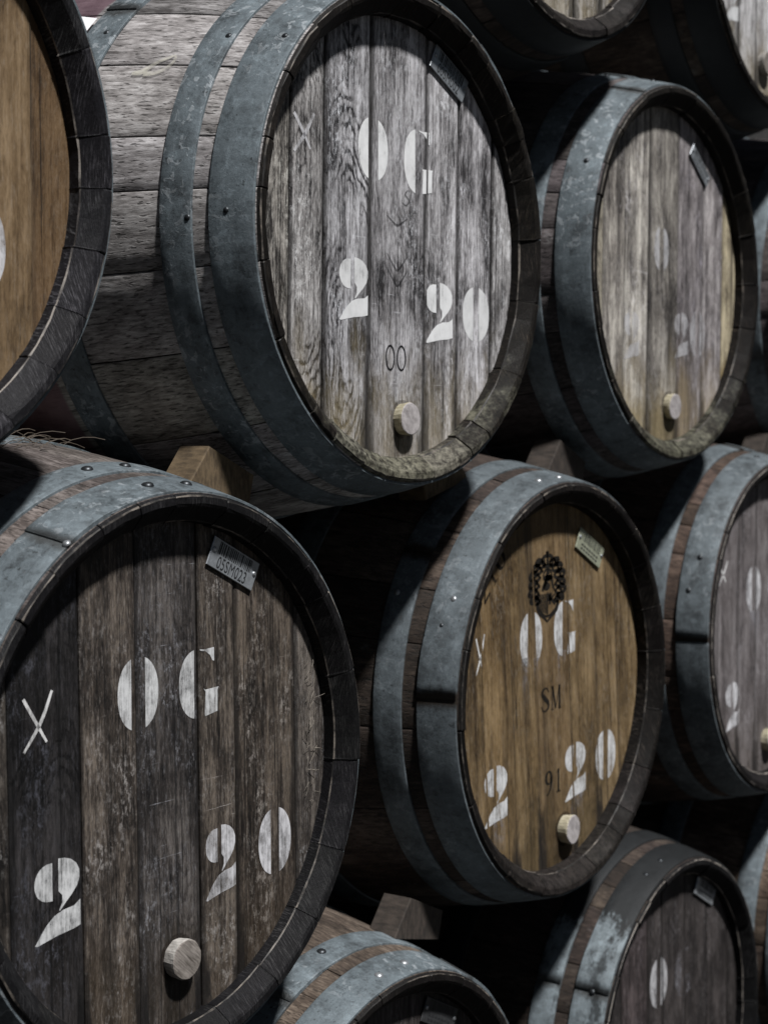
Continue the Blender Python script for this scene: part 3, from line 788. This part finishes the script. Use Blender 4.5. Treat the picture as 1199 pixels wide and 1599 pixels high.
bT = Barrel('grey barrel at the top edge, only its lower rim and boards showing', 2.078, 1.177, .835, 97, E0, H_C, S_D, K_BROWN, LIP_L, Z_H, (60, 200, 60), 0, None, (), (.8, .8, .8))
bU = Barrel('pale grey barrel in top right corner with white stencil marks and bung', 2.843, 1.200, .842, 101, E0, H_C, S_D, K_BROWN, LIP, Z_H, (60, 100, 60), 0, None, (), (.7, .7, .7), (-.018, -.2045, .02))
bU.print('stencil_digit', g_2(-.145, -.115, .06, .085), WHITE)

bK = Barrel('barrel behind right edge of the mauve grey barrel, blue grey hoop showing', 3.235, 1.195, .243, 113, E0, H_E, S_E, K_BLACK, LIP, Z_C, (60, 200, 60), 0, None, (), (1, 1, 1), (.01, -.2))
bJ = Barrel('barrel in bottom right corner, brown staves beside the black brown barrel', 3.22, 1.19, -.97, 127, E0, H_D, S_A, K_BLACK, LIP, Z_C, (60, 200, 60), 0, None, (), (1.1, .95, .8), (.01, -.2))

# wine seepage round and below the bungs
DAMP = paint_mat('damp_stain', (.020, .014, .010), .50, .22, .35)
for b_ in (bC, bA, bD, bE):
    bx, bz, br = b_.bung
    P_ = [(bx + br * 1.25 * math.sin(t), bz + br * 1.22 * math.cos(t)) for t in [i * 2 * PI / 20 for i in range(20)]]
    b_.print('damp_stain', [P_], DAMP, .75)
    zb = -math.sqrt(.262 ** 2 - (abs(bx) + br) ** 2)
    b_.print('damp_stain', [[(bx - br * .9, zb), (bx + br * .75, zb), (bx + br * .95, bz), (bx - br * 1.05, bz)]], DAMP, .8, None, (zb - .03, bz))

# ------------------------------------------------------------------ added wall behind the stack, unseen, keeps sky light out of the gaps
k = NT('sky_block_dark', .95)
tc, v, oi = k.coords()
b1 = k.noise(k.map(v, (4, 4, 4)), 1, 8, .7)
k.base(k.mix(b1, (.015, .015, .016), (.05, .048, .046))); k.bump(b1, .8, .02)
V = [(x, y, z) for x in (-.4, 6.5) for y in (2.22, 2.42) for z in (0, 2.9)]
tag(obj('sky_block_wall', mesh('sky_block_wall', V, [(0, 1, 5, 4), (2, 6, 7, 3), (0, 2, 3, 1), (4, 5, 7, 6), (1, 3, 7, 5), (0, 4, 6, 2)], k.m)), None, kind='structure')

# ------------------------------------------------------------------ timber runners under the bottom row
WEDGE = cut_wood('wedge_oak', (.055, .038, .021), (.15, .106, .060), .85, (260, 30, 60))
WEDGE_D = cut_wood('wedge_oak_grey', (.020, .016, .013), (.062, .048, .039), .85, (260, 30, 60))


def block(name, poly, y0, y1, mat, label, cat, group):
    """prism: polygon in x-z, extruded along y, with chamfered rims"""
    n = len(poly); cx = sum(p[0] for p in poly) / n; cz = sum(p[1] for p in poly) / n
    rings = []
    for y, sc in ((y0, .97), (y0 + .0015, 1), (y1 - .0015, 1), (y1, .97)):
        rings.append([((x - cx) * sc, y - y0, (z - cz) * sc) for x, z in poly])
    V = [p for r_ in rings for p in r_]; F = [tuple(range(n)), tuple(3 * n + i for i in range(n - 1, -1, -1))]
    for j in range(3):
        for i in range(n): F.append((j * n + i, (j + 1) * n + i, (j + 1) * n + (i + 1) % n, j * n + (i + 1) % n))
    o = obj(name, mesh(name, V, F, mat), None, (cx, y0, CAMZ + cz))
    return tag(o, label, cat, group)


def wedge(lower, upper, mirror, mat, label, yy=.10):
    mx, mz = (lower[0] + upper[0]) / 2, (lower[1] + upper[1]) / 2
    P_ = [(-.104, .000), (-.066, .046), (.010, .012), (.000, -.026)]
    if mirror: P_ = [(-x, z) for x, z in reversed(P_)]
    return block('wooden_wedge', [(mx + x, mz + z) for x, z in P_], 1.178 + yy, 1.178 + yy + .045, mat, label, 'wedge', 'wedges chocking the barrels')


A_, C_, D_, E_, F_, G_, H_, K_ = (1.276, -.354), (1.679, .229), (2.097, -.365), (2.462, .245), (2.852, -.348), (1.681, -.963), (2.522, -.997), (3.235, .243)
wedge(A_, C_, False, WEDGE, 'tan wooden wedge on top of the dark brown barrel, below the silver grey one', .082)
wedge(D_, C_, True, WEDGE, 'small pale wedge corner peeking between silver grey barrel and golden barrel hoop', .12)
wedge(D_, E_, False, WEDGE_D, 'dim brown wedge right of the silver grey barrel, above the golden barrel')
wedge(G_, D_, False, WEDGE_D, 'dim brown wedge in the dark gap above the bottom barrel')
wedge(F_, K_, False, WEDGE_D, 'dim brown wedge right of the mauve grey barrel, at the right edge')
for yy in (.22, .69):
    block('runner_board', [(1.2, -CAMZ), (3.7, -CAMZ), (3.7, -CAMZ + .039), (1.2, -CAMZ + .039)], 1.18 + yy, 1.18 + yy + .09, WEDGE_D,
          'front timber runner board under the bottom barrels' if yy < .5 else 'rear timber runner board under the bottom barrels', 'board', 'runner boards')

# ------------------------------------------------------------------ straw caught between the barrels
rn = random.Random(8); V = []; F = []
for i in range(46):
    x, y = rn.uniform(1.17, 1.30), rn.uniform(1.36, 1.46)
    dxa = x - 1.276; z = -.354 + math.sqrt(max(0, (ro(y - 1.168) + .003) ** 2 - dxa ** 2))
    az = rn.uniform(-.9, .5) + (PI if rn.random() < .4 else 0); ln = rn.uniform(.02, .06); el = rn.uniform(-.1, .5); w_ = rn.uniform(.0005, .0012)
    p = Vector((x, y, z)); d = Vector((math.cos(az) * math.cos(el), math.sin(az) * math.cos(el) * .6, math.sin(el))); prev = None
    for j in range(5):
        sd_ = Vector((-d.y, d.x, 0)).normalized() * w_ * (1 - j / 7); up = Vector((0, 0, w_ * .8))
        i0 = len(V); V += [tuple(p + sd_ + Vector((0, 0, CAMZ))), tuple(p - sd_ + Vector((0, 0, CAMZ))), tuple(p + up + Vector((0, 0, CAMZ)))]
        if prev is not None:
            for a_, b_ in ((0, 1), (1, 2), (2, 0)): F.append((prev + a_, prev + b_, i0 + b_, i0 + a_))
        prev = i0; p = p + d * ln / 4; d = (d + Vector((rn.uniform(-.25, .25), rn.uniform(-.2, .2), -.22))).normalized()
tag(obj('dry_straw', mesh('dry_straw', V, F, plain('straw', (.055, .042, .030), .8))), 'tuft of dry brown straw on top of the dark brown barrel', 'straw', None, 'stuff')

# small raised white chip on the silver barrel behind its third hoop
V = []; F = []
for i in range(5):
    for j in range(3):
        a = R(134.2 + i * 1.0); yy = .284 + j * .012; rr = ro(yy) + .005 + j * .002
        V.append((rr * math.cos(a), yy, rr * math.sin(a)))
for i in range(4):
    for j in range(2): F.append((i * 3 + j, i * 3 + j + 1, i * 3 + j + 4, i * 3 + j + 3))
obj('white_chip', mesh('white_chip', V, F, plain('chip_white', (.82, .82, .84), .8, 0, .05)), bC.root, (0, 0, RB))

# chalk smear on the silver barrel's upper staves
pts = smooth_line([(149.5, .188, .5), (149.2, .176, .9), (148.0, .168, .7), (146.6, .160, .6), (145.6, .150, .5), (144.9, .142, .3), (146.4, .140, .4), (148.2, .146, .6), (149.4, .158, .6), (149.6, .172, .8)], 5)
V = []; F = []
for i, (a, yy, w_) in enumerate(pts):
    a2, y2, _ = pts[min(i + 1, len(pts) - 1)]; a1, y1, _ = pts[max(i - 1, 0)]
    da, dy = (a2 - a1) * .0059, y2 - y1; q = math.hypot(da, dy) or 1
    for sg in (-1, 1):
        aa = R(a + sg * dy / q * w_ * .0045 / .0059); y_ = yy - sg * da / q * w_ * .0045; rr = ro(y_) + .0012
        V.append((rr * math.cos(aa), y_, rr * math.sin(aa)))
for i in range(len(pts) - 1): F.append((i * 2, i * 2 + 1, i * 2 + 3, i * 2 + 2))
obj('chalk_smear', mesh('chalk_smear', V, F, paint_mat('chalk_yellowish', (.62, .60, .52), .52, .16, .3), None, None, {'op': [.75] * len(V)}), bC.root, (0, 0, RB))

# torn splinters along the right-hand board of the dark brown barrel
rn = random.Random(21); V = []; F = []
for i in range(34):
    x = rn.uniform(.222, .242); z = rn.uniform(-.07, .10); p = Vector((x, HEAD_Y - .0012, z)); a = rn.uniform(-.5, 1.1) + (PI if rn.random() < .3 else 0)
    d = Vector((math.cos(a) * .45, -rn.uniform(.1, .5), math.sin(a) + .4)).normalized(); ln = rn.uniform(.006, .017); w_ = rn.uniform(.0003, .0006); prev = None
    for j in range(4):
        sd_ = Vector((d.z, 0, -d.x)).normalized() * w_ * (1 - j / 5); i0 = len(V)
        V += [tuple(p + sd_), tuple(p - sd_), tuple(p + Vector((0, -w_, 0)))]
        if prev is not None:
            for a_, b_ in ((0, 1), (1, 2), (2, 0)): F.append((prev + a_, prev + b_, i0 + b_, i0 + a_))
        prev = i0; p = p + d * ln / 3; d = (d + Vector((rn.uniform(-.35, .35), .1, rn.uniform(-.3, .2)))).normalized()
o = obj('splinters', mesh('splinters', V, F, plain('splinter_wood', (.17, .15, .125), .8)), bA.root, (0, 0, RB)); o['kind'] = 'stuff'
